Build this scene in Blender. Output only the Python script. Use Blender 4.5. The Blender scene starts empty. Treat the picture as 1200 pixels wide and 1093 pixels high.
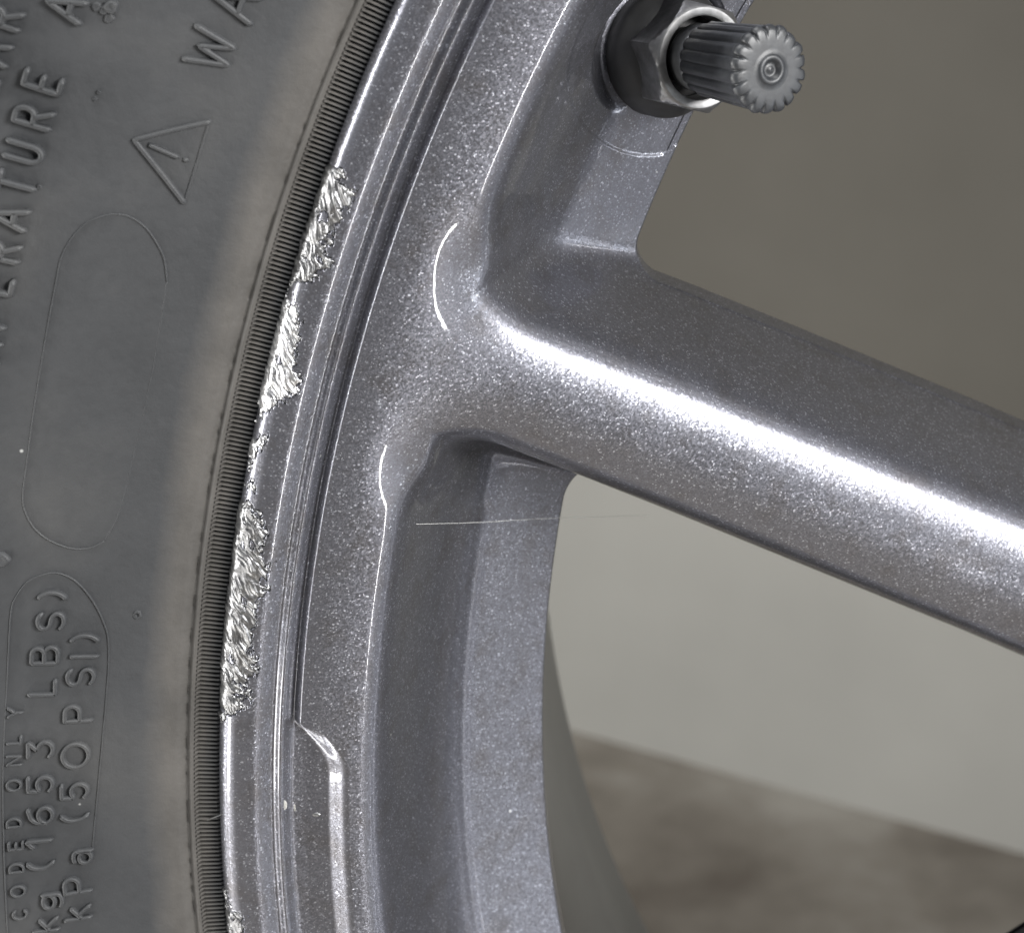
import bpy, math
import numpy as np
from mathutils import Vector, Matrix

# ------------------------------------------------------------------ scene, camera, light
sc = bpy.context.scene
col = sc.collection
PITCH, DIST, FPX = math.radians(20), 0.25, 2800.0
FWD = np.array([0, math.cos(PITCH), -math.sin(PITCH)])
RGT = np.array([1.0, 0, 0])
UPV = np.cross(RGT, FWD)
CAM = -DIST * FWD

cam = bpy.data.objects.new('camera', bpy.data.cameras.new('camera'))
col.objects.link(cam)
cam.data.sensor_width = 36
cam.data.lens = 36 * FPX / 1200
cam.data.clip_start = 0.01
cam.data.clip_end = 50
cam.location = CAM
cam.rotation_euler = (math.pi / 2 - PITCH, 0, 0)
cam.data.dof.use_dof = True
cam.data.dof.focus_distance = 0.257
cam.data.dof.aperture_fstop = 42
sc.camera = cam

world = bpy.data.worlds.new('World')
sc.world = world
world.use_nodes = True
bg = world.node_tree.nodes['Background']
bg.inputs[0].default_value = (0.80, 0.88, 1.0, 1)
bg.inputs[1].default_value = 0.19


def area(name, loc, target, sx, sy, power, colour=(1, 1, 1)):
    l = bpy.data.lights.new(name, 'AREA')
    l.shape = 'RECTANGLE'
    l.size, l.size_y = sx, sy
    l.energy = power
    l.color = colour
    o = bpy.data.objects.new(name, l)
    col.objects.link(o)
    o.location = loc
    d = Vector(target) - Vector(loc)
    o.rotation_euler = d.to_track_quat('-Z', 'Y').to_euler()
    return o




def strip(name, a, b, width, power, colour=(1, 1, 1), aim=(0, 0, 0)):
    """tube light between two points given as right, up, out towards the viewer (m)"""
    A = Vector((a[0], -a[2], a[1])); B = Vector((b[0], -b[2], b[1]))
    mid = (A + B) / 2
    o = area(name, mid, aim, width, (B - A).length, power, colour)
    zax = (mid - Vector(aim)).normalized()
    yax = (B - A).normalized()
    xax = yax.cross(zax).normalized()
    zax = xax.cross(yax)
    o.rotation_euler = Matrix((xax, yax, zax)).transposed().to_euler()
    return o


strip('spoke_lamp', (0.47, 0.12, 0.37), (0.45, 0.32, 0.37), 0.24, 9.5, (1.0, 0.99, 0.98))
strip('right_tube', (0.40, -0.335, 0.36), (0.40, -0.22, 0.40), 0.012, 0.45, (1.0, 0.99, 0.98))
strip('left_tube', (-0.72, -0.32, 0.20), (-0.74, 0.24, 0.27), 0.08, 9.0, (1.0, 0.99, 0.97))
strip('overhead_light', (-0.40, 0.64, 0.17), (0.20, 0.68, 0.20), 0.14, 5.6, (1.0, 1.0, 0.99))
strip('side_fill', (1.05, -0.34, 0.14), (1.05, -0.12, 0.16), 0.50, 3.6, (0.90, 0.95, 1.0))  # added cool fill to brighten the pocket shelf, no real window
strip('floor_fill', (-0.30, -0.34, 0.08), (-0.10, -0.34, 0.14), 0.05, 0.7, (1.0, 0.99, 0.97))  # unseen light added at floor level to brighten the curled rim step
strip('low_left_fill', (-0.55, -0.33, 0.40), (-0.36, -0.33, 0.56), 0.10, 2.0, (1.0, 0.99, 0.97))  # added soft fill, not a true bounce; lifts the lower lip and recess edge
area('low_fill_behind', (-0.45, 0.30, -0.24), (0.1, 0.62, -0.33), 0.25, 0.12, 1.0, (1.0, 0.98, 0.92))  # invented fill behind the wheel, lightens the low wall and floor

sc.view_settings.view_transform = 'Standard'
sc.view_settings.look = 'None'
sc.view_settings.exposure = -0.08
sc.view_settings.gamma = 1
sc.cycles.use_denoising = True
sc.cycles.max_bounces = 8

# ------------------------------------------------------------------ geometry helpers
CX, CZ = 0.1832, -0.0448            # wheel centre in the wheel plane (y = 0 at the rim lip)
MM = 0.001


def at(px, py, w):
    """wheel-local x, z (mm) of the spot w mm proud of the lip plane that shows at a photo pixel"""
    d = FWD + (px - 600) / FPX * RGT + (546.5 - py) / FPX * UPV
    t = (-w * MM - CAM[1]) / d[1]
    p = CAM + t * d
    return (p[0] - CX) * 1000, (p[2] - CZ) * 1000


def pol(px, py, w):
    x, z = at(px, py, w)
    return math.hypot(x, z), math.atan2(z, -x)


def make_mesh(name, verts, faces, mat, parent=None, smooth=True, normals=None):
    """verts (n,3) in metres; faces: an (m,k) int array or a list of such arrays"""
    me = bpy.data.meshes.new(name)
    fl = faces if isinstance(faces, list) else [faces]
    fl = [np.asarray(f, dtype=np.int32) for f in fl if len(f)]
    verts = np.asarray(verts, dtype=np.float32)
    me.vertices.add(len(verts))
    me.vertices.foreach_set('co', verts.ravel())
    loops = np.concatenate([f.ravel() for f in fl])
    sizes = np.concatenate([np.full(len(f), f.shape[1], np.int32) for f in fl])
    starts = np.concatenate([[0], np.cumsum(sizes)[:-1]]).astype(np.int32)
    me.loops.add(len(loops))
    me.loops.foreach_set('vertex_index', loops)
    me.polygons.add(len(sizes))
    me.polygons.foreach_set('loop_start', starts)
    me.polygons.foreach_set('loop_total', sizes)
    me.polygons.foreach_set('use_smooth', np.full(len(sizes), smooth))
    me.update(calc_edges=True)
    if normals is not None:
        me.normals_split_custom_set_from_vertices(np.asarray(normals, dtype=np.float32).tolist())
    me.materials.append(mat)
    o = bpy.data.objects.new(name, me)
    col.objects.link(o)
    o.parent = parent
    return o


def grid_faces(n, m, wrap_m=False, off=0):
    i = np.arange(n - 1)[:, None]
    j = np.arange(m if wrap_m else m - 1)[None, :]
    j2 = (j + 1) % m
    a = i * m + j
    b = i * m + j2
    c = (i + 1) * m + j2
    d = (i + 1) * m + j
    return np.stack([a, b, c, d], -1).reshape(-1, 4) + off


def empty(name, loc, label, cat, group=None):
    o = bpy.data.objects.new(name, None)
    o.empty_display_size = 0.02
    col.objects.link(o)
    o.location = loc
    tag(o, label, cat, group)
    return o


def tag(o, label=None, cat=None, group=None, kind=None):
    for k, v in (('label', label), ('category', cat), ('group', group), ('kind', kind)):
        if v:
            o[k] = v
    return o


def hash2(i, j, seed):
    i = i.astype(np.int64); j = j.astype(np.int64)
    n = (i * 374761393 + j * 668265263 + seed * 974634777) & 0xffffffff
    n = ((n ^ (n >> 13)) * 1274126177) & 0xffffffff
    n = n ^ (n >> 16)
    return (n & 0xffffff) / float(0xffffff)


def vnoise(x, y, seed=0):
    xi, yi = np.floor(x), np.floor(y)
    u, v = x - xi, y - yi
    u = u * u * (3 - 2 * u); v = v * v * (3 - 2 * v)
    a = hash2(xi, yi, seed); b = hash2(xi + 1, yi, seed)
    c = hash2(xi, yi + 1, seed); d = hash2(xi + 1, yi + 1, seed)
    return (a * (1 - u) + b * u) * (1 - v) + (c * (1 - u) + d * u) * v


def fbm(x, y, seed=0, octv=4):
    s, a, t = 0, 0.5, 0
    for k in range(octv):
        s = s + a * vnoise(x * 2 ** k, y * 2 ** k, seed + k * 17)
        t += a; a *= 0.5
    return s / t


def sstep(a, b, x):
    t = np.clip((x - a) / (b - a), 0, 1)
    return t * t * (3 - 2 * t)


def smax(a, b, k):
    h = np.clip(0.5 + 0.5 * (a - b) / k, 0, 1)
    return b + (a - b) * h + k * h * (1 - h)


# ------------------------------------------------------------------ materials
class NT:
    def __init__(self, name):
        self.m = bpy.data.materials.new(name)
        self.m.use_nodes = True
        self.t = self.m.node_tree
        self.b = self.t.nodes['Principled BSDF']

    def n(self, kind, **kw):
        nd = self.t.nodes.new(kind)
        for k, v in kw.items():
            if k in nd.inputs.keys():
                nd.inputs[k].default_value = v
            else:
                setattr(nd, k, v)
        return nd

    def l(self, a, b):
        self.t.links.new(a, b)

    def obj(self):
        return self.n('ShaderNodeTexCoord').outputs['Object']

    def ramp(self, fac, stops):
        r = self.n('ShaderNodeValToRGB')
        e = r.color_ramp.elements
        while len(e) < len(stops):
            e.new(0.5)
        for el, (p, c) in zip(e, stops):
            el.position = p
            el.color = (*c, 1) if len(c) == 3 else c
        self.l(fac, r.inputs[0])
        return r.outputs[0]

    def math(self, op, a, b=None, c=None):
        nd = self.n('ShaderNodeMath', operation=op)
        for i, v in enumerate((a, b, c)):
            if v is None:
                continue
            if isinstance(v, (int, float)):
                nd.inputs[i].default_value = v
            else:
                self.l(v, nd.inputs[i])
        return nd.outputs[0]

    def mix(self, fac, a, b):
        nd = self.n('ShaderNodeMix', data_type='RGBA')
        for i, v in ((0, fac), (6, a), (7, b)):
            if isinstance(v, (int, float)):
                nd.inputs[i].default_value = v
            elif isinstance(v, tuple):
                nd.inputs[i].default_value = (*v, 1)
            else:
                self.l(v, nd.inputs[i])
        return nd.outputs[2]

    def noise(self, vec, scale, detail=4, rough=0.55):
        nd = self.n('ShaderNodeTexNoise')
        nd.inputs['Scale'].default_value = scale
        nd.inputs['Detail'].default_value = detail
        nd.inputs['Roughness'].default_value = rough
        self.l(vec, nd.inputs['Vector'])
        return nd.outputs['Fac']

    def bump(self, height, strength, dist, normal=None):
        nd = self.n('ShaderNodeBump')
        nd.inputs['Strength'].default_value = strength
        nd.inputs['Distance'].default_value = dist
        self.l(height, nd.inputs['Height'])
        if normal is not None:
            self.l(normal, nd.inputs['Normal'])
        return nd.outputs[0]

    def set(self, **kw):
        for k, v in kw.items():
            k = k.replace('_', ' ')
            if isinstance(v, (int, float, tuple)):
                self.b.inputs[k].default_value = (*v, 1) if isinstance(v, tuple) else v
            else:
                self.l(v, self.b.inputs[k])


def flake_paint(name):
    t = NT(name)
    co = t.obj()
    v = t.n('ShaderNodeTexVoronoi')
    v.inputs['Scale'].default_value = 6300
    t.l(co, v.inputs['Vector'])
    sub = t.n('ShaderNodeVectorMath', operation='SUBTRACT')
    t.l(v.outputs['Color'], sub.inputs[0])
    sub.inputs[1].default_value = (0.5, 0.5, 0.5)
    scl = t.n('ShaderNodeVectorMath', operation='SCALE')
    t.l(sub.outputs[0], scl.inputs[0])
    scl.inputs['Scale'].default_value = 0.14
    geo = t.n('ShaderNodeNewGeometry')
    add = t.n('ShaderNodeVectorMath', operation='ADD')
    t.l(geo.outputs['Normal'], add.inputs[0])
    t.l(scl.outputs[0], add.inputs[1])
    nrm = t.n('ShaderNodeVectorMath', operation='NORMALIZE')
    t.l(add.outputs[0], nrm.inputs[0])
    sep = t.n('ShaderNodeSeparateColor')
    t.l(v.outputs['Color'], sep.inputs[0])
    c = t.ramp(sep.outputs[0], [(0, (0.143, 0.144, 0.163)), (0.55, (0.174, 0.176, 0.200)), (0.93, (0.218, 0.222, 0.252)), (1, (0.50, 0.51, 0.56))])
    soil = t.noise(co, 240, 5, 0.6)
    c2 = t.mix(t.ramp(soil, [(0.50, (0, 0, 0)), (0.72, (0.5, 0.5, 0.5))]), c, (0.11, 0.10, 0.095))
    sp = t.n('ShaderNodeTexVoronoi')
    sp.inputs['Scale'].default_value = 300
    t.l(co, sp.inputs['Vector'])
    spc = t.n('ShaderNodeSeparateColor')
    t.l(sp.outputs['Color'], spc.inputs[0])
    dot = t.math('MULTIPLY', t.ramp(sp.outputs['Distance'], [(0.035, (1, 1, 1)), (0.06, (0, 0, 0))]), t.math('GREATER_THAN', spc.outputs[0], 0.90))
    c2 = t.mix(dot, c2, (0.75, 0.75, 0.74))
    peel = t.bump(t.noise(co, 700, 2), 0.03, 0.0002)
    t.set(Base_Color=c2, Metallic=0.88, Roughness=0.36, Normal=nrm.outputs[0], Coat_Weight=0.85, Coat_Roughness=0.035, Coat_IOR=1.5)
    t.l(peel, t.b.inputs['Coat Normal'])
    return t.m


def bare_metal(name, gain=1.0):
    t = NT(name)
    co = t.obj()
    n1 = t.noise(co, 700, 6, 0.68)
    c = t.ramp(n1, [(0.30, (0.16 * gain, 0.16 * gain, 0.165 * gain)), (0.44, (0.48 * gain, 0.48 * gain, 0.49 * gain)), (0.60, (0.70 * gain, 0.70 * gain, 0.70 * gain))])
    t.set(Base_Color=c, Metallic=1.0, Roughness=0.38, Normal=t.bump(t.noise(co, 3500, 3), 0.3, 0.0002))
    return t.m


def rubber(name):
    t = NT(name)
    co = t.obj()
    sx = t.n('ShaderNodeSeparateXYZ')
    t.l(co, sx.inputs[0])
    r = t.math('SQRT', t.math('ADD', t.math('MULTIPLY', sx.outputs[0], sx.outputs[0]), t.math('MULTIPLY', sx.outputs[2], sx.outputs[2])))
    wob = t.noise(co, 130, 4, 0.6)
    r2 = t.math('ADD', r, t.math('MULTIPLY', t.math('SUBTRACT', wob, 0.5), 0.0022))
    band = t.ramp(t.math('MULTIPLY_ADD', r2, 50, -10.4), [(0.40, (0, 0, 0)), (0.48, (1, 1, 1)), (0.66, (1, 1, 1)), (0.80, (0, 0, 0))])
    big = t.noise(co, 45, 4, 0.55)
    base = t.ramp(big, [(0.28, (0.018, 0.0192, 0.0208)), (0.5, (0.029, 0.0303, 0.0322)), (0.72, (0.045, 0.0452, 0.0452))])
    fine = t.noise(co, 900, 4, 0.6)
    dustc = t.ramp(t.noise(co, 160, 5, 0.6), [(0.3, (0.048, 0.045, 0.041)), (0.7, (0.074, 0.069, 0.063))])
    c = t.mix(band, base, dustc)
    sp = t.n('ShaderNodeTexVoronoi')
    sp.inputs['Scale'].default_value = 330
    t.l(co, sp.inputs['Vector'])
    speck = t.ramp(sp.outputs['Distance'], [(0.05, (1, 1, 1)), (0.085, (0, 0, 0))])
    spc = t.n('ShaderNodeSeparateColor')
    t.l(sp.outputs['Color'], spc.inputs[0])
    keep = t.math('GREATER_THAN', spc.outputs[0], 0.93)
    c = t.mix(t.math('MULTIPLY', speck, keep), c, (0.28, 0.28, 0.27))
    t.set(Base_Color=c, Roughness=t.ramp(fine, [(0.3, (0.52,) * 3), (0.7, (0.66,) * 3)]), Normal=t.bump(t.math('ADD', fine, t.math('MULTIPLY', big, 2)), 0.35, 0.0002))
    t.b.inputs['Specular IOR Level'].default_value = 0.45
    return t.m


def plain(name, c, rough, metal=0.0, nscale=None, vary=0.25, bump=0.2, bdist=0.0001):
    t = NT(name)
    co = t.obj()
    if nscale:
        n = t.noise(co, nscale, 5, 0.6)
        t.set(Base_Color=t.ramp(n, [(0.3, tuple(x * (1 - vary) for x in c)), (0.7, tuple(x * (1 + vary) for x in c))]),
              Normal=t.bump(n, bump, bdist))
    else:
        t.set(Base_Color=c)
    t.set(Roughness=rough, Metallic=metal)
    return t.m


M_PAINT = flake_paint('flake_paint')
M_BARE = bare_metal('bare_aluminium', 0.85)
M_DULL = bare_metal('scuffed_aluminium', 0.40)
M_RUBBER = rubber('tyre_rubber')
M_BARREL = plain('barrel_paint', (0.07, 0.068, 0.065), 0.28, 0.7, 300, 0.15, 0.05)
M_NUT = plain('nut_metal', (0.20, 0.20, 0.20), 0.46, 0.95, 900, 0.25, 0.15)
M_CAP = plain('cap_plastic', (0.018, 0.0195, 0.022), 0.45, 0.0, 1100, 0.35, 0.25)
M_STEM = plain('stem_metal', (0.16, 0.165, 0.17), 0.4, 0.6, 900, 0.2, 0.1)
M_BLACK = plain('black_rubber', (0.012, 0.012, 0.012), 0.6, 0.0, 700, 0.3)
M_FIBRE = plain('fibre', (0.6, 0.6, 0.58), 0.5)
M_CHIP = plain('chip_primer', (0.36, 0.355, 0.33), 0.6, 0.0, 2500, 0.4, 0.5)


def concrete():
    t = NT('concrete')
    co = t.obj()
    a = t.noise(co, 9, 6, 0.62)
    c = t.ramp(a, [(0.34, (0.12, 0.10, 0.080)), (0.5, (0.23, 0.205, 0.172)), (0.66, (0.36, 0.335, 0.295))])
    t.set(Base_Color=c, Roughness=0.75, Normal=t.bump(t.noise(co, 160, 4), 0.3, 0.001))
    return t.m


def boardmat():
    t = NT('grey_board')
    co = t.obj()
    a = t.noise(co, 5, 4, 0.55)
    c = t.ramp(a, [(0.35, (0.22, 0.216, 0.199)), (0.65, (0.265, 0.26, 0.24))])
    t.set(Base_Color=c, Roughness=0.6, Normal=t.bump(t.noise(co, 90, 4), 0.1, 0.0005))
    return t.m


def wallmat():
    t = NT('brown_wall')
    co = t.obj()
    a = t.noise(co, 5, 5, 0.6)
    c = t.ramp(a, [(0.3, (0.076, 0.069, 0.056)), (0.7, (0.098, 0.090, 0.075))])
    t.set(Base_Color=c, Roughness=0.7, Normal=t.bump(t.noise(co, 60, 4), 0.15, 0.001))
    return t.m


# ------------------------------------------------------------------ setting
FLOOR_Z = CZ - 0.312


def box(name, lo, hi, mat, parent=None):
    x0, y0, z0 = lo
    x1, y1, z1 = hi
    v = [(x0, y0, z0), (x1, y0, z0), (x1, y1, z0), (x0, y1, z0), (x0, y0, z1), (x1, y0, z1), (x1, y1, z1), (x0, y1, z1)]
    f = [(0, 3, 2, 1), (4, 5, 6, 7), (0, 1, 5, 4), (1, 2, 6, 5), (2, 3, 7, 6), (3, 0, 4, 7)]
    return make_mesh(name, v, np.array(f), mat, parent, smooth=False)


fv = [(-4, -4, FLOOR_Z), (4, -4, FLOOR_Z), (4, 4, FLOOR_Z), (-4, 4, FLOOR_Z)]
fl = make_mesh('floor', fv, np.array([(0, 1, 2, 3)]), concrete(), smooth=False)
tag(fl, 'stained brown concrete floor seen through the lower wheel opening', None, None, 'structure')


def floor_hit(px, py):
    d = FWD + (px - 600) / FPX * RGT + (546.5 - py) / FPX * UPV
    t = (FLOOR_Z - CAM[2]) / d[2]
    return CAM + t * d


p0, p1 = floor_hit(640, 848), floor_hit(1200, 1000)
ang = math.atan2(p1[1] - p0[1], p1[0] - p0[0])
wn = np.array([-math.sin(ang), math.cos(ang), 0])


def board_z(px, py):
    d = FWD + (px - 600) / FPX * RGT + (546.5 - py) / FPX * UPV
    t = ((p0 - CAM) @ wn) / (d @ wn)
    return (CAM + t * d)[2]


board_h = board_z(900, 545) - FLOOR_Z
board = box('low_wall', (-3, 0, 0), (3, 0.06, board_h), boardmat())
board.location = (p0[0], p0[1], FLOOR_Z)
board.rotation_euler = (0, 0, ang)
tag(board, 'low pale grey painted wall base standing on the concrete floor behind the wheel', None, None, 'structure')
wall = box('wall', (-3, 0.07, 0), (3, 0.1, 1.6), wallmat())
wall.location = (p0[0], p0[1], FLOOR_Z)
wall.rotation_euler = (0, 0, ang)
tag(wall, 'dim brown wall behind the wheel seen through the upper opening', None, None, 'structure')

# ------------------------------------------------------------------ wheel surface (mm, wheel-centred x, z -> height w)
def table(pts, sigma, lo, hi):
    rs = np.arange(lo, hi, 0.02)
    p = np.array(sorted(pts), float)
    y = np.interp(rs, p[:, 0], p[:, 1])
    k = np.arange(-4 * sigma, 4 * sigma + 1e-9, 0.02)
    g = np.exp(-0.5 * (k / sigma) ** 2); g /= g.sum()
    yy = np.convolve(np.pad(y, len(k) // 2, mode='edge'), g, mode='valid')[:len(rs)]
    return lambda r: np.interp(r, rs, yy)


LIP = table([(217.4, -9), (216.3, -6), (216.0, -3.0), (215.75, -1.5), (215.3, -0.5), (214.7, -0.05), (213.9, 0.1), (212.6, 0.0), (211.9, -0.12), (211.4, -0.34),
             (210.9, -0.72), (210.4, -1.25), (209.9, -1.75), (209.45, -1.6), (209.15, -1.3), (208.8, -1.3), (208.5, -1.8),
             (208.2, -2.4), (207.9, -2.9), (206.5, -3.3), (203.0, -3.9), (202, -4.1), (195, -10)], 0.21, 100, 219)
FACE = table([(220, -1.6), (207.5, -1.7), (205, -2.1), (202, -2.95), (200, -3.65), (198, -4.4), (194, -5.8), (190, -7.0),
              (180, -9.5), (170, -11.8), (130, -19.5), (90, -25), (75, -26), (20, -26)], 1.2, 10, 222)
_, A_S0 = pol(350, 846, -2)
_, A_S1 = pol(402, 908, -3)

HCUT = -32.0
R_PK = 198.9


def line_through(pa, pb):
    """unit direction and up-pointing normal of the line from pa to pb (pb nearer the hub)"""
    d = np.array(pb) - np.array(pa)
    d = d / np.hypot(*d)
    n = np.array([-d[1], d[0]])
    if n[1] < 0:
        n = -n
    return np.array(pa), d, n


UP_A, UP_D, UP_N = line_through(at(600, 345, -9), at(1200, 591, -18.5))
LO_A, LO_D, LO_N = line_through(at(700, 594, -10.5), at(1200, 803, -19))
S2_A, S2_D, S2_N = line_through(at(1110, 1216, -33), at(1230, 1152, -33))
S2_W = 17.0
SECT = 2 * math.pi / 5


def pocket(d1, d2, rho):
    q = np.hypot(np.maximum(rho - d1, 0), np.maximum(rho - d2, 0))
    return rho - q + np.maximum(np.minimum(d1, d2) - rho, 0)


VB = np.array([*at(776, 60, -28.5), -28.5])
VE = np.array([*at(904, 82, -9.5), -9.5])
VA = (VE - VB) / np.linalg.norm(VE - VB)
VU = np.cross(VA, [0, 0, 1.0]); VU /= np.linalg.norm(VU)
VV = np.cross(VA, VU)


def height(x, z, detail=True):
    r = np.hypot(x, z)
    al = np.arctan2(z, -x)
    # top skin
    ts = np.clip((A_S0 - al) / (A_S0 - A_S1), 0, 1)
    ease = np.sin(0.5 * math.pi * ts) * sstep(-0.02, 0.22, ts) ** 0.5
    edge = 207.35 - 4.1 * ease * (al > -0.5)
    top = LIP(r) + (FACE(r) - LIP(r)) * sstep(-1, 1, (edge - r - 0.5 * sstep(207.3, 205.5, edge)) / (0.5 + 0.85 * sstep(207.3, 205.5, edge)))
    # which sector: the pair of spokes is repeated five times
    k = np.round((al - math.radians(2)) / SECT)
    a2 = al - k * SECT
    xs, zs = -r * np.cos(a2), r * np.sin(a2)
    du = (xs - UP_A[0]) * UP_N[0] + (zs - UP_A[1]) * UP_N[1]          # above the first spoke
    dl = -((xs - LO_A[0]) * LO_N[0] + (zs - LO_A[1]) * LO_N[1])       # below the first spoke
    d2u = (xs - S2_A[0]) * S2_N[0] + (zs - S2_A[1]) * S2_N[1]         # above the second spoke
    d2l = -(d2u + S2_W)
    drim = R_PK - r
    def drop(d, m, re):
        u = np.clip((d + re) / (2 * re), 0, 1)
        return m * (2 * re * (u ** 3 - 0.5 * u ** 4) + np.maximum(d - re, 0)) + 1e-4

    def scoop(d1, d2, rho):
        """pocket between the rim and a spoke side, its corner rounded in plan"""
        p = pocket(d1, d2, rho)
        x = d1 - d2
        s = np.sqrt(x * x + 4.0)
        return (1 / drop(p + 0.5 * (x + s) - 0.2, 2.2, 1.9) ** 2 + 1 / drop(p + 0.5 * (s - x) - 0.2, 6.6, 5.1) ** 2 + ih) ** -0.5

    ih = 1 / drop(r - 82, 2.0, 5.0) ** 2
    dlow = pocket(dl, d2u, 6.0)
    e = [scoop(drim, du, 11.0), scoop(drim, dlow, 10.0), scoop(drim, d2l, 11.0)]
    g = np.maximum(np.maximum(e[0], e[1]), e[2])
    # spoke crown
    crown = 5.0 * np.tanh((du - dl) ** 2 / 500.0) * sstep(204, 188, r) * sstep(40, 20, np.abs(du - dl))
    body = top - crown - g
    cone = -21.4 - 0.82 * (192.5 - r)
    if detail:
        cone = cone - 0.12 * sstep(189.9, 189.1, r)
    cone = np.where(r < 196, cone, cone - (r - 196) * 3)
    h = smax(body, cone, 6.5)
    # spot face for the valve
    px, pz, pw = x - VB[0], z - VB[1], h - VB[2]
    along = px * VA[0] + pz * VA[1] + pw * VA[2]
    plane = VB[2] - (px * VA[0] + pz * VA[1]) / VA[2]
    rad = np.sqrt(np.maximum(px * px + pz * pz + (plane - VB[2]) ** 2, 0))
    h = h - 0.22 * sstep(12.4, 12.0, rad) * (along > -3)
    inside = sstep(9.3, 7.9, rad)
    h = h + (np.minimum(plane, h) - h) * inside
    return h


def grad(x, z, f=height, e=0.03):
    return (f(x + e, z) - f(x - e, z)) / (2 * e), (f(x, z + e) - f(x, z - e)) / (2 * e)


def cutfield(x, z):
    """signed distance (mm) to the window openings, positive on metal"""
    r = np.hypot(x, z)
    al = np.arctan2(z, -x)
    a2 = al - np.round((al - math.radians(2)) / SECT) * SECT
    xs, zs = -r * np.cos(a2), r * np.sin(a2)
    du = (xs - UP_A[0]) * UP_N[0] + (zs - UP_A[1]) * UP_N[1] - FLANK
    dl = -((xs - LO_A[0]) * LO_N[0] + (zs - LO_A[1]) * LO_N[1]) - FLANK
    d2u = (xs - S2_A[0]) * S2_N[0] + (zs - S2_A[1]) * S2_N[1] - FLANK
    d2l = -(d2u + FLANK + S2_W) - FLANK
    drim = 179.6 - r
    d = np.maximum(np.maximum(pocket(drim, du, 4.0), pocket(drim, pocket(dl, d2u, 6.0), 5.5)), pocket(drim, d2l, 4.0))
    return -np.minimum(d, r - 84)


FLANK = 2.7


_, A_TOP = pol(420, -160, 0)
A0, A1 = math.radians(-15), math.radians(40)


def lip_damage_inner():
    """how far in from the lip edge (mm) the kerb scrapes reach, by angle"""
    pts = [(400, 183, 0.0), (420, 190, 1.0), (418, 215, 1.0), (412, 242, 1.0), (400, 275, 1.0), (391, 303, 1.0), (381, 334, 1.0), (352, 339, .6),
           (358, 372, 1), (357, 410, 1), (351, 440, 1), (348, 470, 1), (330, 492, .7), (331, 520, .5), (326, 560, .4), (318, 590, .5), (321, 625, 1), (321, 640, 1), (318, 680, 1),
           (314, 720, 1), (308, 760, 1), (303, 795, 1), (295, 822, 1), (275, 846, .6), (262, 870, 0), (263, 1030, 0), (285, 1052, .5), (305, 1075, .6), (308, 1100, .6)]
    al, tt = [], []
    for x, y, s in pts:
        r, a = pol(x, y, 0)
        al.append(a); tt.append(max(216.0 - r, 0) * s * 0.80 if s else -1.0)
    o = np.argsort(al)
    return np.array(al)[o], np.array(tt)[o]


DM_A, DM_T = lip_damage_inner()


def damage_mask(r, al):
    """1 inside the kerb scrapes at the lip, ragged edge"""
    t = 216.0 - r
    lim = np.interp(al, DM_A, DM_T, left=-1, right=-1)
    s = al * 215.0
    rag = (fbm(s * 0.7 + 3, t * 0.5, 5, 4) - 0.5) * 3.2 + (fbm(s * 4 + 0.6 * t, t * 3, 9, 3) - 0.5) * 1.6
    hole = sstep(0.36, 0.30, fbm(s * 0.9 + 0.5 * t + 40, t * 0.9, 15, 4)) * sstep(0.4, 1.2, t)
    thin = sstep(1.6, 2.6, lim)
    broke = sstep(0.50, 0.60, fbm(s * 1.1, t * 1.6, 19, 3))
    m = sstep(-0.10, 0.16, lim + rag * sstep(0, 1.2, lim) - t) * (lim > 0) * (1 - hole)
    return m * (thin + (1 - thin) * broke)


def scrape_h(r, al):
    """gouged metal: streaks running diagonally across the lip"""
    s, t = al * 215.0, 216.0 - r
    wx = 1.1 * (fbm(s * 0.5, t * 0.5, 51, 2) - 0.5)
    a, b = -0.82 * s + 0.57 * t, 0.57 * s + 0.82 * t + wx
    st = fbm(a * 0.33 + 0.2 * b, b * 1.7, 21, 3)
    rid = 1 - np.abs(2 * fbm(a * 0.4 + 7, b * 2.3, 33, 2) - 1)
    lump = fbm(s * 0.8, t * 0.8, 41, 3)
    fine = fbm(s * 7, t * 7, 47, 2)
    return -0.60 + 0.75 * st + 0.35 * rid ** 3 + 0.7 * (lump - 0.5) + 0.04 * (fine - 0.5)


def rim_height(x, z):
    h = height(x, z)
    r = np.hypot(x, z)
    al = np.arctan2(z, -x)
    near = (r > 206) & (al > A0) & (al < A1)
    if near.any():
        mk = np.zeros_like(h)
        mk[near] = damage_mask(r[near], al[near])
        h = h - 1.1 * mk
    return h


# ------------------------------------------------------------------ build the wheel skin
V_all, N_all, F_all, P_all = [], [], [], []
off = 0


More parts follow.
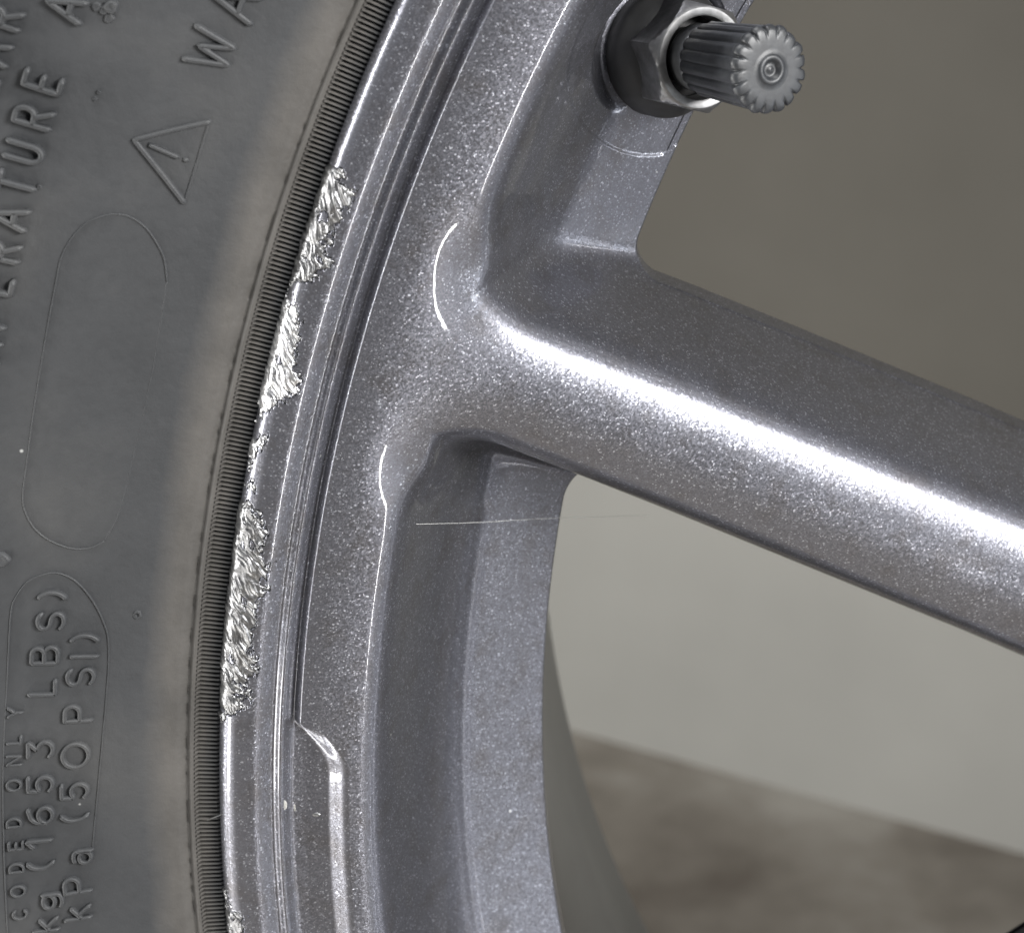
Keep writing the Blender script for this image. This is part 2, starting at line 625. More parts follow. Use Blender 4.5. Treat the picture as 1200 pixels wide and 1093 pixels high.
def skin(rs, als, wrap=False):
    """one polar patch of the wheel face, trimmed at the windows and skirted there"""
    global off
    n, m = len(rs), len(als)
    R, A = np.meshgrid(rs, als, indexing='ij')
    x, z = (-R * np.cos(A)).ravel(), (R * np.sin(A)).ravel()
    F = cutfield(x, z)
    F = np.where(R.ravel() < 33, -5, F)
    inside = F > 0
    q = grid_faces(n, m, wrap)
    keep = inside[q].sum(1) >= 1
    q = q[keep]
    snap = np.zeros(len(x), bool)
    snap[q.ravel()] = True
    snap &= ~inside
    snap &= (R.ravel() > 36)
    xs, zs = x[snap].copy(), z[snap].copy()
    ox, oz = xs.copy(), zs.copy()
    for _ in range(9):
        f = cutfield(xs, zs)
        gx, gz = grad(xs, zs, cutfield, 0.02)
        g2 = gx * gx + gz * gz + 0.02
        sx, sz = -f * gx / g2, -f * gz / g2
        sl = np.hypot(sx, sz) + 1e-9
        lim = np.minimum(1, 0.5 / sl)
        xs += sx * lim; zs += sz * lim
    far = np.hypot(xs - ox, zs - oz) > 4.0
    xs[far], zs[far] = ox[far], oz[far]
    x[snap], z[snap] = xs, zs
    h = rim_height(x, z)
    gx, gz = grad(x, z, rim_height)
    nn = np.stack([-gx, -np.ones_like(gx), -gz], 1)
    nn /= np.linalg.norm(nn, axis=1)[:, None]
    v = np.stack([x, -h, z], 1)
    # skirts at the window edges
    e = np.concatenate([q[:, [0, 1]], q[:, [1, 2]], q[:, [2, 3]], q[:, [3, 0]]])
    es = np.sort(e, 1)
    key = es[:, 0].astype(np.int64) * len(x) + es[:, 1]
    _, first, cnt = np.unique(key, return_index=True, return_counts=True)
    be = e[first[cnt == 1]]
    be = be[snap[be].all(1)]
    ids = np.unique(be)
    gx, gz = grad(x[ids], z[ids], cutfield, 0.05)
    gl = np.hypot(gx, gz) + 1e-6
    ux, uz = -gx / gl, -gz / gl
    rings_v, rings_n = [v[ids]], [nn[ids]]
    for o_, dz, tilt in ((0.10, 0.08, 0.6), (0.22, 0.35, 0.08), (0.22, 5.0, 0.0)):
        rv = v[ids].copy()
        rv[:, 0] += ux * o_; rv[:, 2] += uz * o_; rv[:, 1] += dz
        rn = np.stack([ux, np.full_like(ux, -tilt), uz], 1)
        rings_v.append(rv); rings_n.append(rn / np.linalg.norm(rn, axis=1)[:, None])
    sv, sn = np.concatenate(rings_v), np.concatenate(rings_n)
    mp = -np.ones(len(x), int); mp[ids] = np.arange(len(ids))
    b0 = mp[be]; L = len(ids)
    sf = [np.stack([b0[:, 1] + i * L, b0[:, 0] + i * L, b0[:, 0] + (i + 1) * L, b0[:, 1] + (i + 1) * L], 1) for i in range(3)]
    sf = np.concatenate(sf) if len(b0) else np.zeros((0, 4), int)
    # flat back of the spokes and hub
    rq = np.hypot(x, z)[q].max(1)
    bq = q[rq < 179.4]
    bi, binv = np.unique(bq, return_inverse=True)
    bv_ = v[bi].copy(); bv_[:, 1] = 23.5 - FACE(np.hypot(bv_[:, 0], bv_[:, 2]))
    V = np.concatenate([v, sv, bv_]); N = np.concatenate([nn, sn, np.tile([0, 1.0, 0], (len(bi), 1))])
    Q = np.concatenate([q, sf + len(v), binv.reshape(-1, 4) + len(v) + len(sv)])
    V_all.append(V); N_all.append(N); F_all.append(Q + off)
    off += len(V)


def seq(*segs):
    out = []
    for a, b, st in segs:
        out.append(np.arange(a, b, st))
    return np.concatenate(out)


rs_fine = np.concatenate([seq((94, 165, 0.42), (165, 178, 0.32), (178, 201, 0.25), (201, 206.5, 0.2), (206.5, 216.4, 0.085)), [216.4, 216.9]])
als_fine = np.arange(A0, A1, 0.22 / 215)
skin(rs_fine, als_fine)
A_END = als_fine[-1]
rs_c = np.concatenate([seq((32, 90, 2.0), (90, 94.01, 1.0), (94, 178, 1.6), (178, 201, 0.9), (201, 216.9, 0.4))])
rs_c = np.unique(np.round(rs_c, 3))
skin(rs_c, np.linspace(A_END, A0 + 2 * math.pi, 620))
skin(np.concatenate([seq((32, 94, 2.0)), [94.0]]), np.linspace(A0, A_END, 90))
V = np.concatenate(V_all); N = np.concatenate(N_all); Q = np.concatenate(F_all)
# orient every face along its normals
fc = V[Q]
fn = np.cross(fc[:, 2] - fc[:, 0], fc[:, 3] - fc[:, 1])
flip = (fn * N[Q].mean(1)).sum(1) < 0
Q[flip] = Q[flip][:, ::-1]
cen = fc.mean(1)
cr = np.hypot(cen[:, 0], cen[:, 2])
ca = np.arctan2(cen[:, 2], -cen[:, 0])
ks = np.round((ca - math.radians(2)) / SECT).astype(int) % 5
a2 = ca - np.round((ca - math.radians(2)) / SECT) * SECT
xs_, zs_ = -cr * np.cos(a2), cr * np.sin(a2)
duc = (xs_ - UP_A[0]) * UP_N[0] + (zs_ - UP_A[1]) * UP_N[1]
dlc = -((xs_ - LO_A[0]) * LO_N[0] + (zs_ - LO_A[1]) * LO_N[1])
d2c = (xs_ - S2_A[0]) * S2_N[0] + (zs_ - S2_A[1]) * S2_N[1]
first_sp = (np.maximum(duc, dlc) < np.maximum(d2c, -(d2c + S2_W)))
spoke_zone = (cr < 196) & (np.maximum(np.minimum(duc, 99), -99) < 3.2) & (dlc < 3.2) | (cr < 196) & (d2c < 3.2) & (-(d2c + S2_W) < 3.2) | (cr < 178.8)
part = np.where(cr < 80, 0, np.where(spoke_zone, 1 + ks * 2 + np.where(first_sp, 0, 1), 11))

WC = Vector((CX, 0, CZ))
wheel = empty('alloy_wheel', WC, 'grey metallic painted alloy wheel with slim spokes and a kerb scraped outer lip', 'wheel')


def emit(name, sel, mat=M_PAINT, parent=wheel):
    q = Q[sel]
    ids, inv = np.unique(q, return_inverse=True)
    return make_mesh(name, V[ids] * MM, inv.reshape(q.shape), mat, parent, normals=N[ids])


rim_o = emit('rim', part == 11)
for i in range(10):
    s = emit('spoke', part == 1 + i)
    if i == 0:
        s['label'] = 'rounded grey spoke with a bright highlight along its upper shoulder'
emit('hub', part == 0)

# barrel: the inside of the rim, running back behind the spokes
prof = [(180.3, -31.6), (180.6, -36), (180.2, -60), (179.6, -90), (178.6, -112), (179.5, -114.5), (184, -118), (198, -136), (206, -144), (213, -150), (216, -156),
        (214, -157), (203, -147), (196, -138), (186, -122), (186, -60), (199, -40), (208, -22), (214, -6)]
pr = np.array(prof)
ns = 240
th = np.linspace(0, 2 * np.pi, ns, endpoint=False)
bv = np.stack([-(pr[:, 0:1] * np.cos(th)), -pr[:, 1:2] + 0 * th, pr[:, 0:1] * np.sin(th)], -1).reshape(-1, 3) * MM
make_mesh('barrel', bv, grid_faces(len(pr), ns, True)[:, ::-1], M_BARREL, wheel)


# kerb scrapes: patches of torn bare metal let into the lip
def scrape(a_lo, a_hi, label, mat=None):
    al = np.arange(a_lo, a_hi, 0.09 / 215)
    rs = np.arange(207.5, 216.45, 0.07)
    R, A = np.meshgrid(rs, al, indexing='ij')
    R, A = R.ravel(), A.ravel()
    mk = damage_mask(R, A)
    s, t = A * 215.0, 216.0 - R
    jag = 0.55 * (fbm(s * 2.2, t * 1.5, 77, 3) - 0.35) * sstep(1.1, 0.0, t) * mk
    Rj = R + jag
    x, z = -Rj * np.cos(A), Rj * np.sin(A)
    base = height(-R * np.cos(A), R * np.sin(A))
    worn = np.minimum(base, 0.1)
    edge = sstep(1.6, 0.0, t)
    h = worn + scrape_h(R, A) * 0.40 * mk + edge * 0.4 * mk - 0.25 * (1 - mk)
    h = np.maximum(h, -5.0)
    q = grid_faces(len(rs), len(al))
    q = q[mk[q].max(1) > 0.02]
    ids, inv = np.unique(q, return_inverse=True)
    v = np.stack([x, -h, z], 1)[ids] * MM
    f = inv.reshape(q.shape)
    c = v[f]
    nrm = np.cross(c[:, 2] - c[:, 0], c[:, 3] - c[:, 1]).mean(0)
    if nrm[1] > 0:
        f = f[:, ::-1]
    o = make_mesh('kerb_scrape', v, f, mat or M_BARE, wheel, smooth=True)
    o['label'] = label


def ang_of(x, y):
    return pol(x, y, 0)[1]


for (xa, ya), (xb, yb), lab, mt in (((335, 337.5), (400, 175), 'streaky bare metal scrape on the lip, uppermost', M_DULL),
                                ((305, 583), (335, 338), 'bright torn metal scrape along the middle of the lip', M_BARE),
                                ((262, 880), (305, 583.5), 'long jagged kerb scrape on the lip, lower', M_DULL),
                                ((266, 1110), (263, 1020), 'small scrape on the lip at the bottom', M_DULL)):
    scrape(ang_of(xa, ya), ang_of(xb, yb), lab, mt)


# paint chips in the recess
def blob(name, px, py, w, rx, ry, rz, mat, parent, seed, label=None):
    n, m = 10, 18
    u = np.linspace(0, math.pi, n); ph = np.linspace(0, 2 * math.pi, m, endpoint=False)
    U, Pp = np.meshgrid(u, ph, indexing='ij')
    k = 1 + 0.55 * (fbm(2 * np.cos(Pp) * np.sin(U) + 9 + seed, 2 * np.sin(Pp) * np.sin(U) + 2 * np.cos(U) + 5, seed, 3) - 0.5)
    x0, z0 = at(px, py, w)
    v = np.stack([x0 + rx * k * np.sin(U) * np.cos(Pp), -w + ry * k * np.cos(U), z0 + rz * k * np.sin(U) * np.sin(Pp)], -1).reshape(-1, 3) * MM
    o = make_mesh(name, v, grid_faces(n, m, True), mat, parent)
    if label:
        o['label'] = label
    return o


def on_rim(px, py):
    w = -2.0
    for _ in range(8):
        x, z = at(px, py, w)
        w = float(height(np.array([x]), np.array([z]))[0])
    return w


blob('paint_chip', 333, 943, on_rim(333, 943), 0.34, 0.05, 0.6, M_CHIP, wheel, 3, 'pale chipped spot in the rim groove')
blob('paint_chip', 345, 946, on_rim(345, 946), 0.14, 0.05, 0.42, M_CHIP, wheel, 5)
blob('paint_chip', 368, 954, on_rim(368, 954) - 0.06, 0.8, 0.1, 0.25, M_DULL, wheel, 8)

# ------------------------------------------------------------------ tyre
TY = table([(213, -9), (215.0, -4.0), (215.5, -2.1), (216.4, -2.0), (218.0, -2.1), (218.5, -1.15), (218.9, -1.15), (219.25, -1.75), (219.6, -1.45), (220.2, -1.0), (222, -0.35),
            (224.5, 0.7), (228, 1.9), (234, 3.5), (242, 5.2), (252, 6.8), (264, 7.4), (276, 5.5), (288, 0.5), (297, -8), (304, -19), (309, -33)], 0.16, 205, 312)
tyre = empty('tyre', WC, 'worn black rubber tyre with raised lettering and a dusty brown bead band', 'tyre')
rs_t = np.unique(np.round(np.concatenate([seq((213.2, 221, 0.12), (221, 262, 0.6), (262, 309, 1.6)), [309]]), 3))
al_t = np.unique(np.concatenate([np.arange(A0, A1, 0.35 / 220), np.linspace(A1, A0 + 2 * math.pi, 420)]))[:-1]
R, A = np.meshgrid(rs_t, al_t, indexing='ij')
wob = 0.22 * (fbm(R * 0.05, A * 14, 61, 3) - 0.5)
wt = TY(R) + wob * sstep(219.5, 224, R)
nick = np.exp(-((R - 219.3) / 0.16) ** 2) * sstep(0.5, 0.62, fbm(A * 240, R * 0.4, 71, 2)) * 0.16
wt = wt - nick
tv = np.stack([-R * np.cos(A), -wt, R * np.sin(A)], -1).reshape(-1, 3) * MM
sw = make_mesh('sidewall', tv, grid_faces(len(rs_t), len(al_t), True)[:, ::-1], M_RUBBER, tyre)
tp = np.array([(309, -33), (311, -45), (312, -70), (312, -120), (311, -145), (306, -160), (285, -172), (250, -172), (222, -160), (214, -152)])
tv = np.stack([-(tp[:, 0:1] * np.cos(th)), -tp[:, 1:2] + 0 * th, tp[:, 0:1] * np.sin(th)], -1).reshape(-1, 3) * MM
make_mesh('tread', tv, grid_faces(len(tp), ns, True)[:, ::-1], M_RUBBER, tyre)

# fine ribs moulded next to the rim
nr = 2640
pa = 2 * math.pi / nr
hw = pa * 0.27
rr = np.array([215.7, 216.0, 218.0, 218.35])
vs, fs = [], []
k = np.arange(nr)[:, None, None]
lat = np.array([-hw * 1.25, -hw * 0.7, hw * 0.7, hw * 1.25])[None, None, :]
up = np.array([-0.35, 0.5, 0.5, -0.35])[None, None, :]
RR = rr[None, :, None] + 0 * lat
endf = np.array([-0.1, 0, 0, -0.2])[None, :, None]
AA = k * pa + lat + 0 * RR
WW = TY(RR) + up + endf + 0 * AA
RR = RR + 0 * AA
tv = np.stack([-RR * np.cos(AA), -WW, RR * np.sin(AA)], -1).reshape(-1, 3) * MM
q1 = grid_faces(4, 4)
fs = (q1[None] + (np.arange(nr) * 16)[:, None, None]).reshape(-1, 4)[:, ::-1]
ribs = make_mesh('bead_ribs', tv, fs, M_RUBBER, tyre, smooth=False)
ribs['kind'] = 'stuff'


def tyre_w(px, py):
    w = 3.0
    for _ in range(8):
        r, a = pol(px, py, w)
        w = float(TY(r))
    return w


def arc(cx, cy, rx, ry, a0, a1, n=12):
    return [(cx + rx * math.cos(math.radians(a0 + (a1 - a0) * i / n)), cy + ry * math.sin(math.radians(a0 + (a1 - a0) * i / n))) for i in range(n + 1)]


# stroke letters in a box 1 high, width about 0.6, origin at the centre of the box
G = {
    'A': [[(-.36, -.5), (0, .5), (.36, -.5)], [(-.22, -.13), (.22, -.13)]],
    'B': [[(-.27, -.5), (-.27, .5)], [(-.27, .5), (.02, .5)] + arc(.03, .26, .22, .24, 90, -90, 8) + [(-.27, .02)], [(.03, .02)] + arc(.05, -.24, .25, .26, 90, -90, 8) + [(-.27, -.5)]],
    'C': [arc(0, 0, .34, .5, 45, 315, 18)],
    'D': [[(-.28, -.5), (-.28, .5), (-.05, .5)] + arc(-.05, 0, .36, .5, 90, -90, 12) + [(-.28, -.5)]],
    'E': [[(.25, .5), (-.25, .5), (-.25, -.5), (.25, -.5)], [(-.25, 0), (.18, 0)]],
    'G': [arc(0, 0, .36, .5, 45, 330, 18) + [(.33, 0), (.08, 0)]],
    'I': [[(0, -.5), (0, .5)]],
    'L': [[(-.24, .5), (-.24, -.5), (.25, -.5)]],
    'M': [[(-.38, -.5), (-.34, .5), (0, -.3), (.34, .5), (.38, -.5)]],
    'N': [[(-.3, -.5), (-.3, .5), (.3, -.5), (.3, .5)]],
    'O': [arc(0, 0, .37, .5, 0, 360, 24)],
    '0': [arc(0, 0, .44, .5, 0, 360, 24)],
    'P': [[(-.27, -.5), (-.27, .5), (.03, .5)] + arc(.03, .22, .25, .28, 90, -90, 9) + [(-.27, -.06)]],
    'R': [[(-.27, -.5), (-.27, .5), (.03, .5)] + arc(.03, .24, .24, .26, 90, -90, 9) + [(-.27, -.02)], [(.0, -.02), (.3, -.5)]],
    'S': [arc(0, .25, .27, .25, 30, 270, 12) + arc(0, -.25, .28, .25, 90, -150, 12)],
    'T': [[(-.34, .5), (.34, .5)], [(0, .5), (0, -.5)]],
    'U': [[(-.28, .5), (-.28, -.2)] + arc(0, -.2, .28, .3, 180, 360, 12) + [(.28, .5)]],
    'W': [[(-.46, .5), (-.24, -.5), (0, .28), (.24, -.5), (.46, .5)]],
    'Y': [[(-.32, .5), (0, 0), (.32, .5)], [(0, 0), (0, -.5)]],
    'k': [[(-.2, -.5), (-.2, .5)], [(-.2, -.15), (.2, .2)], [(-.06, -.02), (.24, -.5)]],
    'g': [arc(0, .0, .25, .27, 0, 360, 18), [(.25, .27), (.25, -.4)] + arc(0, -.4, .25, .2, 0, -150, 9)],
    'a': [arc(-.02, -.24, .22, .24, 0, 360, 16), [(.22, .05), (.22, -.5)], [(.22, .05)] + arc(0, .05, .22, .16, 0, 140, 8)],
    '1': [[(-.18, .22), (.06, .5), (.06, -.5)]],
    '3': [[(-.28, .5), (.25, .5), (-.02, .12)] + arc(-.02, -.19, .29, .31, 90, -150, 12)],
    '5': [[(.25, .5), (-.22, .5), (-.25, .08)] + arc(0, -.18, .28, .32, 130, -150, 13)],
    '6': [[(.2, .5)] + arc(.08, -.05, .36, .5, 110, 190, 8) + arc(0, -.2, .28, .3, 180, -180, 18)],
    '(': [arc(.32, 0, .46, .62, 125, 235, 12)],
    ')': [arc(-.32, 0, .46, .62, 55, -55, 12)],
}


def ridge(paths, width, high, base_drop=0.05):
    """half-round raised strokes on the tyre; paths: lists of (r, alpha) in mm / radians"""
    vs, fs = [], []
    prof_a = [(-1.0, -0.35), (-0.80, 0.62), (-0.45, 0.97), (0.45, 0.97), (0.80, 0.62), (1.0, -0.35)]
    for pth in paths:
        p = np.array([(-r * math.cos(a), r * math.sin(a)) for r, a in pth])
        # resample
        seg = np.hypot(*np.diff(p, axis=0).T)
        s = np.concatenate([[0], np.cumsum(seg)])
        if s[-1] < 1e-6:
            continue
        keepk = np.concatenate([[True], np.diff(s) > 1e-6])
        p, s = p[keepk], s[keepk]
        ext = width * 0.0
        n = max(2, int(s[-1] / 0.22) + 1)
        ss = np.unique(np.concatenate([np.linspace(0, s[-1], n), s]))
        ss = ss[np.concatenate([[True], np.diff(ss) > 0.02])]
        pp = np.stack([np.interp(ss, s, p[:, 0]), np.interp(ss, s, p[:, 1])], 1)
        closed = np.hypot(*(p[0] - p[-1])) < 1e-3
        tg = np.gradient(pp, axis=0)
        if closed:
            tg[0] = tg[-1] = pp[1] - pp[-2]
        tg /= np.linalg.norm(tg, axis=1)[:, None] + 1e-9
        nm = np.stack([-tg[:, 1], tg[:, 0]], 1)
        L = len(pp)
        sc_ = np.ones(L)
        if not closed:
            add0, add1 = pp[:1] - tg[:1] * width * 0.45, pp[-1:] + tg[-1:] * width * 0.45
            pp = np.concatenate([add0, pp, add1]); nm = np.concatenate([nm[:1], nm, nm[-1:]])
            sc_ = np.concatenate([[0.45], sc_, [0.45]])
            L += 2
        for i in range(L):
            for a_, b_ in prof_a:
                q = pp[i] + nm[i] * a_ * width * 0.5 * sc_[i]
                r = math.hypot(*q)
                hh = b_ * high * (sc_[i] if b_ > 0 else 1) - (0.1 if sc_[i] < 1 else 0)
                vs.append((q[0], -(float(TY(r)) + hh), q[1]))
        o0 = len(vs) - L * 6
        fs.append(grid_faces(L, 6) + o0)
    return np.array(vs) * MM, np.concatenate(fs)


def orient(v, f):
    c = v[f]
    n = np.cross(c[:, 2] - c[:, 0], c[:, 3] - c[:, 1])
    f = f.copy()
    f[n[:, 1] > 0] = f[n[:, 1] > 0][:, ::-1]
    return f


def letter(ch, px, py, hgt, wid=None, stroke=0.46, high=0.26):
    stroke *= 1.65
    high *= 2.5
    """one raised letter centred on a spot of the sidewall; its top points outwards"""
    wid = wid or hgt
    r0, a0 = pol(px, py, tyre_w(px, py))
    paths = [[(r0 + y * hgt, a0 + x * wid / r0) for x, y in st] for st in G[ch]]
    v, f = ridge(paths, stroke, high)
    return make_mesh('letter', v, orient(v, f), M_RUBBER, tyre)


def px_ridge(name, pts, stroke, high, curve=False):
    path = []
    if curve:
        p = np.array(pts, float)
        out = []
        for i in range(len(p) - 1):
            q0, q1, q2, q3 = p[max(i - 1, 0)], p[i], p[i + 1], p[min(i + 2, len(p) - 1)]
            for t in np.linspace(0, 1, 6)[:-1]:
                out.append(0.5 * (2 * q1 + (q2 - q0) * t + (2 * q0 - 5 * q1 + 4 * q2 - q3) * t * t + (3 * q1 - q0 - 3 * q2 + q3) * t ** 3))
        pts = out + [p[-1]]
    for x, y in pts:
        r, a = pol(x, y, tyre_w(x, y))
        path.append((r, a))
    v, f = ridge([path], stroke, high)
    return make_mesh(name, v, orient(v, f), M_RUBBER, tyre)


for ch, x, y in (('E', 51, 96), ('R', 40, 137), ('U', 29, 178), ('T', 20, 216), ('A', 11, 254), ('R', 2, 294), ('E', -6, 333), ('P', -14, 372), ('M', -21, 411)):
    letter(ch, x, y, 3.4, 2.75, 0.46, 0.30)
letter('A', 77, 8, 3.4, 2.9, 0.46, 0.30)
for ch, x, y in (('W', 248, 58), ('A', 276, 4), ('R', 304, -50)):
    letter(ch, x, y, 4.1, 3.7, 0.44, 0.24)
for ch, x, y in (('R', 4, 20), ('A', -10, 60), ('E', -24, 98)):
    letter(ch, x, y, 3.4, 2.75, 0.46, 0.30)
for ch, x, y, h in ((')', 100, 748, 3.0), ('I', 99, 768, 3.0), ('S', 95, 792, 3.0), ('P', 92, 835, 3.0), ('0', 89, 884, 3.0), ('5', 88, 926, 3.0), ('(', 88, 956, 3.0),
                    ('a', 93, 1003, 3.0), ('P', 91, 1036, 3.0), ('k', 91, 1069, 3.0)):
    letter(ch, x, y, h * 0.9, 3.2, 0.36, 0.2)
for ch, x, y, h in ((')', 62, 698, 3.0), ('S', 60, 727, 3.0), ('B', 53, 767, 3.0), ('L', 50, 805, 3.0), ('3', 48, 877, 2.9), ('5', 48, 918, 2.9), ('6', 48, 954, 2.9), ('1', 46, 986, 2.9),
                    ('(', 48, 1012, 3.0), ('g', 58, 1055, 2.6), ('k', 54, 1083, 2.9)):
    letter(ch, x, y, h * 0.88, 3.3, 0.36, 0.2)
for ch, x, y in (('Y', 18, 834), ('L', 17, 866), ('N', 17, 890), ('O', 17, 919), ('D', 17, 963), ('E', 19, 990), ('D', 20, 1016), ('O', 22, 1043), ('C', 24, 1070)):
    letter(ch, x, y, 1.45, 1.7, 0.24, 0.16)

px_ridge('warning_triangle', [(245, 143), (200, 153), (158, 164), (188, 201), (216, 237)], 0.6, 0.38)
px_ridge('warning_triangle', [(216, 237), (231, 190), (245, 143)], 0.30, 0.07)
px_ridge('exclamation_mark', [(176, 170), (208, 184)], 0.52, 0.33)
px_ridge('exclamation_mark', [(217, 187), (219, 188)], 0.55, 0.26)


def circ(cx, cy, rx, ry, a0, a1, n=16):
    return [(cx + rx * math.cos(math.radians(a)), cy - ry * math.sin(math.radians(a))) for a in np.linspace(a0, a1, n)]


px_ridge('oval_outline', [(196, 330), (193, 305), (184, 285), (170, 266), (152, 254), (134, 251), (115, 255), (98, 264), (83, 281), (72, 302), (66, 330),
                          (53, 400), (40, 480), (32, 540), (27, 580), (30, 600), (40, 618), (55, 631), (75, 640), (92, 643), (108, 641), (122, 634)], 0.20, 0.14, True)
px_ridge('oval_outline', [(122, 634), (140, 600), (160, 520), (180, 430), (196, 330)], 0.18, 0.03, True)
px_ridge('panel_outline', [(108, 1000), (117, 900), (126, 800), (127, 752), (122, 730), (112, 709), (100, 692), (85, 678), (66, 671), (48, 674), (32, 682), (20, 698), (13, 718), (9, 790), (4, 900), (5, 1000), (9, 1093)], 0.20, 0.13, True)

# moulding nibs
def nib(px, py, rad, high, name='rubber_nib', ring=False):
    w = tyre_w(px, py)
    x0, z0 = at(px, py, w)
    m = 18
    prof_ = [(1.0, -0.1), (0.85, 0.7), (0.6, 1.0), (0.35, 0.75 if not ring else 0.25), (0.02, 0.8 if not ring else 0.15)]
    ph = np.linspace(0, 2 * math.pi, m, endpoint=False)
    v = np.array([(x0 + rad * a * math.cos(p) * (1 + .15 * math.sin(3 * p + px)), -(w + high * b), z0 + rad * a * math.sin(p)) for a, b in prof_ for p in ph]) * MM
    f = grid_faces(len(prof_), m, True)
    return make_mesh(name, v, orient(v, f), M_RUBBER, tyre)


nib(161, 720, 0.55, 0.25, ring=True)
nib(131, 8, 0.75, 0.7)
nib(122, 12, 0.5, 0.4)
nib(113, 8, 0.5, 0.35)
nib(128, 21, 0.55, 0.4)
nib(46, 219, 0.3, 0.35)
nib(2, 655, 0.9, 0.5)
nib(116, 108, 0.22, 0.3)
nib(112, 116, 0.25, 0.2)


# ------------------------------------------------------------------ tyre valve
def vpt(s, rad, ph):
    """point at distance s (mm) along the valve axis, radius rad, angle ph; returns wheel-local metres"""
    p = VB[None] + np.asarray(s)[..., None] * VA + np.asarray(rad)[..., None] * (np.cos(ph)[..., None] * VU + np.sin(ph)[..., None] * VV)
    return np.stack([p[..., 0], -p[..., 2], p[..., 1]], -1).reshape(-1, 3) * MM


vbase = Vector((0, 0, 0))
valve = empty('tyre_valve', WC, 'metal tyre valve with hexagonal nut and ribbed grey plastic cap', 'valve')
VL = float(np.linalg.norm(VE - VB))


def lathe(name, profile, mat, m=48, rfun=None, smooth=True, parent=None):
    pr_ = np.array(profile, float)
    ph = np.linspace(0, 2 * math.pi, m, endpoint=False)
    S = pr_[:, 0:1] + 0 * ph
    RR_ = pr_[:, 1:2] + 0 * ph
    PH = ph + 0 * S
    if rfun:
        S, RR_ = rfun(S, RR_, PH)
    v = vpt(S, RR_, PH)
    f = grid_faces(len(pr_), m, True)
    c = v[f]
    nrm = np.cross(c[:, 2] - c[:, 0], c[:, 3] - c[:, 1])
    axis_c = VB[None] + np.array([[0, 0, 0]])
    return make_mesh(name, v, f[:, ::-1], mat, parent or valve, smooth=smooth)


lathe('rubber_washer', [(-1.0, 7.2), (1.8, 7.2), (2.6, 6.9), (3.2, 6.3), (4.3, 5.6), (4.4, 3.0)], M_BLACK)


def hexr(S, R_, PH):
    """hexagonal nut; R_ > 0 hex radius (across flats / 2), chamfered where the circle is smaller"""
    a = (PH + 0.95) % (math.pi / 3) - math.pi / 6
    hx = 5.55 / np.cos(a)
    return S, np.where(R_ > 4.6, np.minimum(hx, R_), R_)


N0, N1 = 3.4, 8.3
nut_prof = [(N0, 6.6), (N0 + 0.01, 6.6)] + [(N0 + 0.1 + i * (N1 - 1.5 - N0) / 8, 6.7) for i in range(9)] + [(N1 - 1.0, 6.3), (N1 - 0.6, 5.95), (N1 - 0.3, 5.7), (N1 - 0.08, 5.5), (N1, 5.35), (N1, 4.7), (N1 - 0.1, 4.5), (N1 - 0.6, 4.42), (N1 - 3, 4.4)]
nut_o = lathe('hex_nut', nut_prof, M_NUT, 144, hexr)
nut_o.data.set_sharp_from_angle(angle=math.radians(28))
lathe('stem', [(0.5, 3.0), (N1 - 2.5, 3.0), (N1 - 1.6, 3.1), (N1 - 1.5, 1.0)], M_BLACK)
lathe('collar', [(N1 - 1.4, 2.6), (N1 - 1.35, 3.45), (N1 - 1.0, 3.62), (N1 + 1.0, 3.66), (N1 + 1.5, 3.6), (N1 + 1.7, 3.2), (N1 + 1.75, 2.0)], M_STEM)

C0, C1 = N1 + 1.3, VL
NRIB = 18


def capr(S, R_, PH):
    ph = (PH * NRIB / (2 * math.pi)) % 1.0
    u = np.abs(ph - 0.5) * 2
    groove = sstep(0.74, 0.90, u)
    flat = 0.10 * (1 - sstep(0.0, 0.7, u))
    body = (R_ > 3.3) * sstep(C0 - 0.1, C0 + 0.2, S)
    wear = 0.10 * (fbm(np.cos(PH) * 3 + S * 0.7 + 9, np.sin(PH) * 3 + 5, 91, 3) - 0.5)
    R2 = R_ + body * (flat - 0.20 * groove + wear)
    endb = sstep(C1 - 1.3, C1 - 0.7, S) * (R_ > 3.5)
    knob = 0.16 + 0.14 * np.sin(PH * 3 + 1) * np.sin(PH * 5)
    R2 = R2 + (knob * (1 - groove) - 0.14 * groove) * endb
    return S, R2


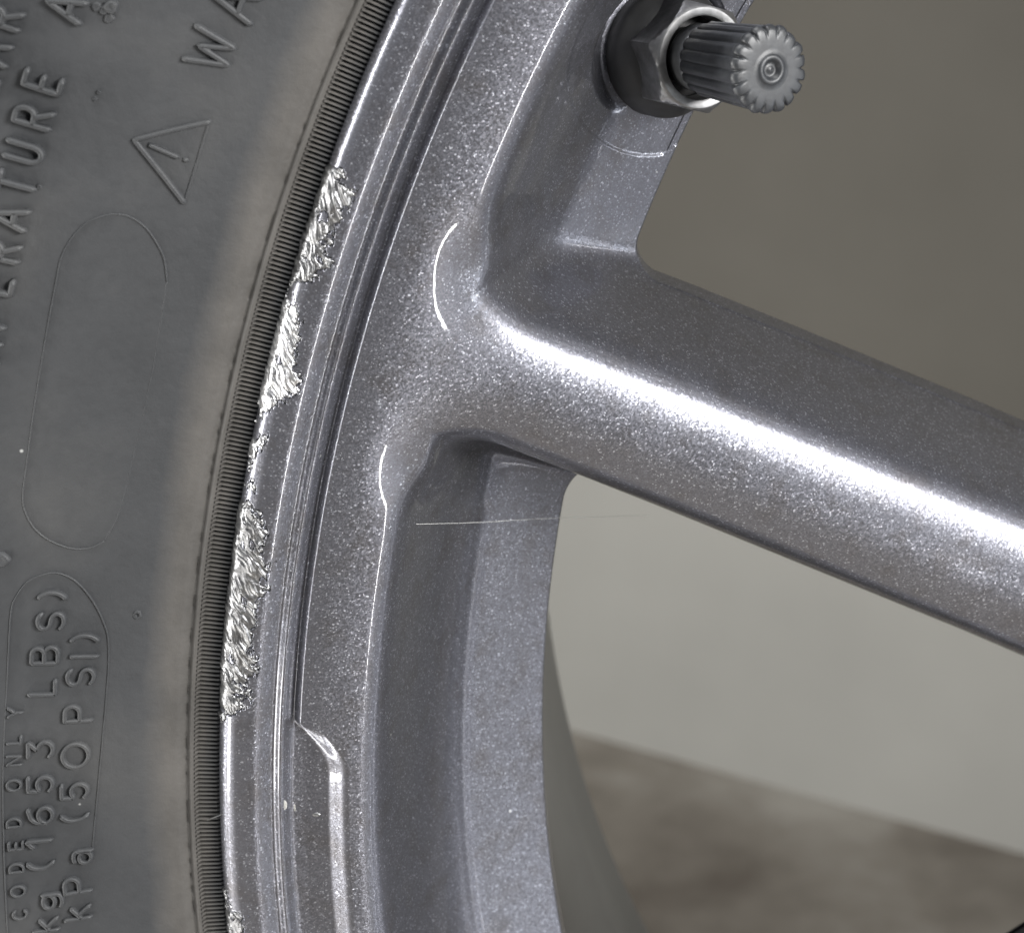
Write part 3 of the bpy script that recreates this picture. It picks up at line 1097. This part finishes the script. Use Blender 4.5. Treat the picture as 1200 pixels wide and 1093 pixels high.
cap_prof = [(C0 - 0.3, 2.6), (C0 - 0.05, 3.35), (C0 + 0.15, 3.75), (C0 + 0.4, 3.9)] + [(C0 + 0.4 + i * (C1 - 2.0 - C0) / 12, 3.9 + 0.035 * i) for i in range(1, 13)] + \
    [(C1 - 1.2, 4.36), (C1 - 0.8, 4.4), (C1 - 0.45, 4.3), (C1 - 0.2, 4.05), (C1 - 0.08, 3.75), (C1 - 0.02, 3.4), (C1, 3.0), (C1, 2.2), (C1, 1.66), (C1 + 0.10, 1.55), (C1 + 0.2, 1.42), (C1 + 0.22, 1.2), (C1 + 0.1, 0.98), (C1 - 0.25, 0.82), (C1 - 0.35, 0.5), (C1 - 0.2, 0.32), (C1 - 0.15, 0.02)]
cap = lathe('valve_cap', cap_prof, M_CAP, 216, capr)
cap['label'] = 'ribbed dark grey plastic valve cap with ringed dimple in its end'

# ------------------------------------------------------------------ stray fibre and hair
def tube(name, pts, rad, mat, label, cat):
    p = np.array(pts)
    t = np.linspace(0, len(p) - 1, 40)
    i = np.clip(t.astype(int), 0, len(p) - 2); f_ = (t - i)
    P0, P1, P2, P3 = p[np.maximum(i - 1, 0)], p[i], p[i + 1], p[np.minimum(i + 2, len(p) - 1)]
    f1 = f_[:, None]
    c = 0.5 * (2 * P1 + (P2 - P0) * f1 + (2 * P0 - 5 * P1 + 4 * P2 - P3) * f1 ** 2 + (3 * P1 - P0 - 3 * P2 + P3) * f1 ** 3)
    tg = np.gradient(c, axis=0); tg /= np.linalg.norm(tg, axis=1)[:, None]
    s1 = np.cross(tg, [0, 1.0, 0.1]); s1 /= np.linalg.norm(s1, axis=1)[:, None]
    s2 = np.cross(tg, s1)
    ph = np.linspace(0, 2 * math.pi, 6, endpoint=False)
    v = (c[:, None] + rad * (np.cos(ph)[None, :, None] * s1[:, None] + np.sin(ph)[None, :, None] * s2[:, None])).reshape(-1, 3)
    o = make_mesh(name, v * MM, grid_faces(40, 6, True), mat)
    o.location = WC
    tag(o, label, cat)
    return o


def wp(px, py, w):
    x, z = at(px, py, w)
    return (x, -w, z)


tube('fibre', [wp(488, 614, on_rim(488, 614) + 0.1), wp(560, 612, -22), wp(650, 607, -29), wp(760, 604, -31)], 0.024, M_FIBRE, 'fine pale fibre strung across the corner of the lower wheel opening', 'fibre')
tube('hair', [wp(233, 959, tyre_w(233, 959) + 0.2), wp(243, 960, tyre_w(243, 960) + 0.4), wp(252, 957, -0.9), wp(262, 953, -0.6)], 0.10, M_RUBBER, 'short dark rubber hair lying across the bead ribs near the rim', 'rubber hair')
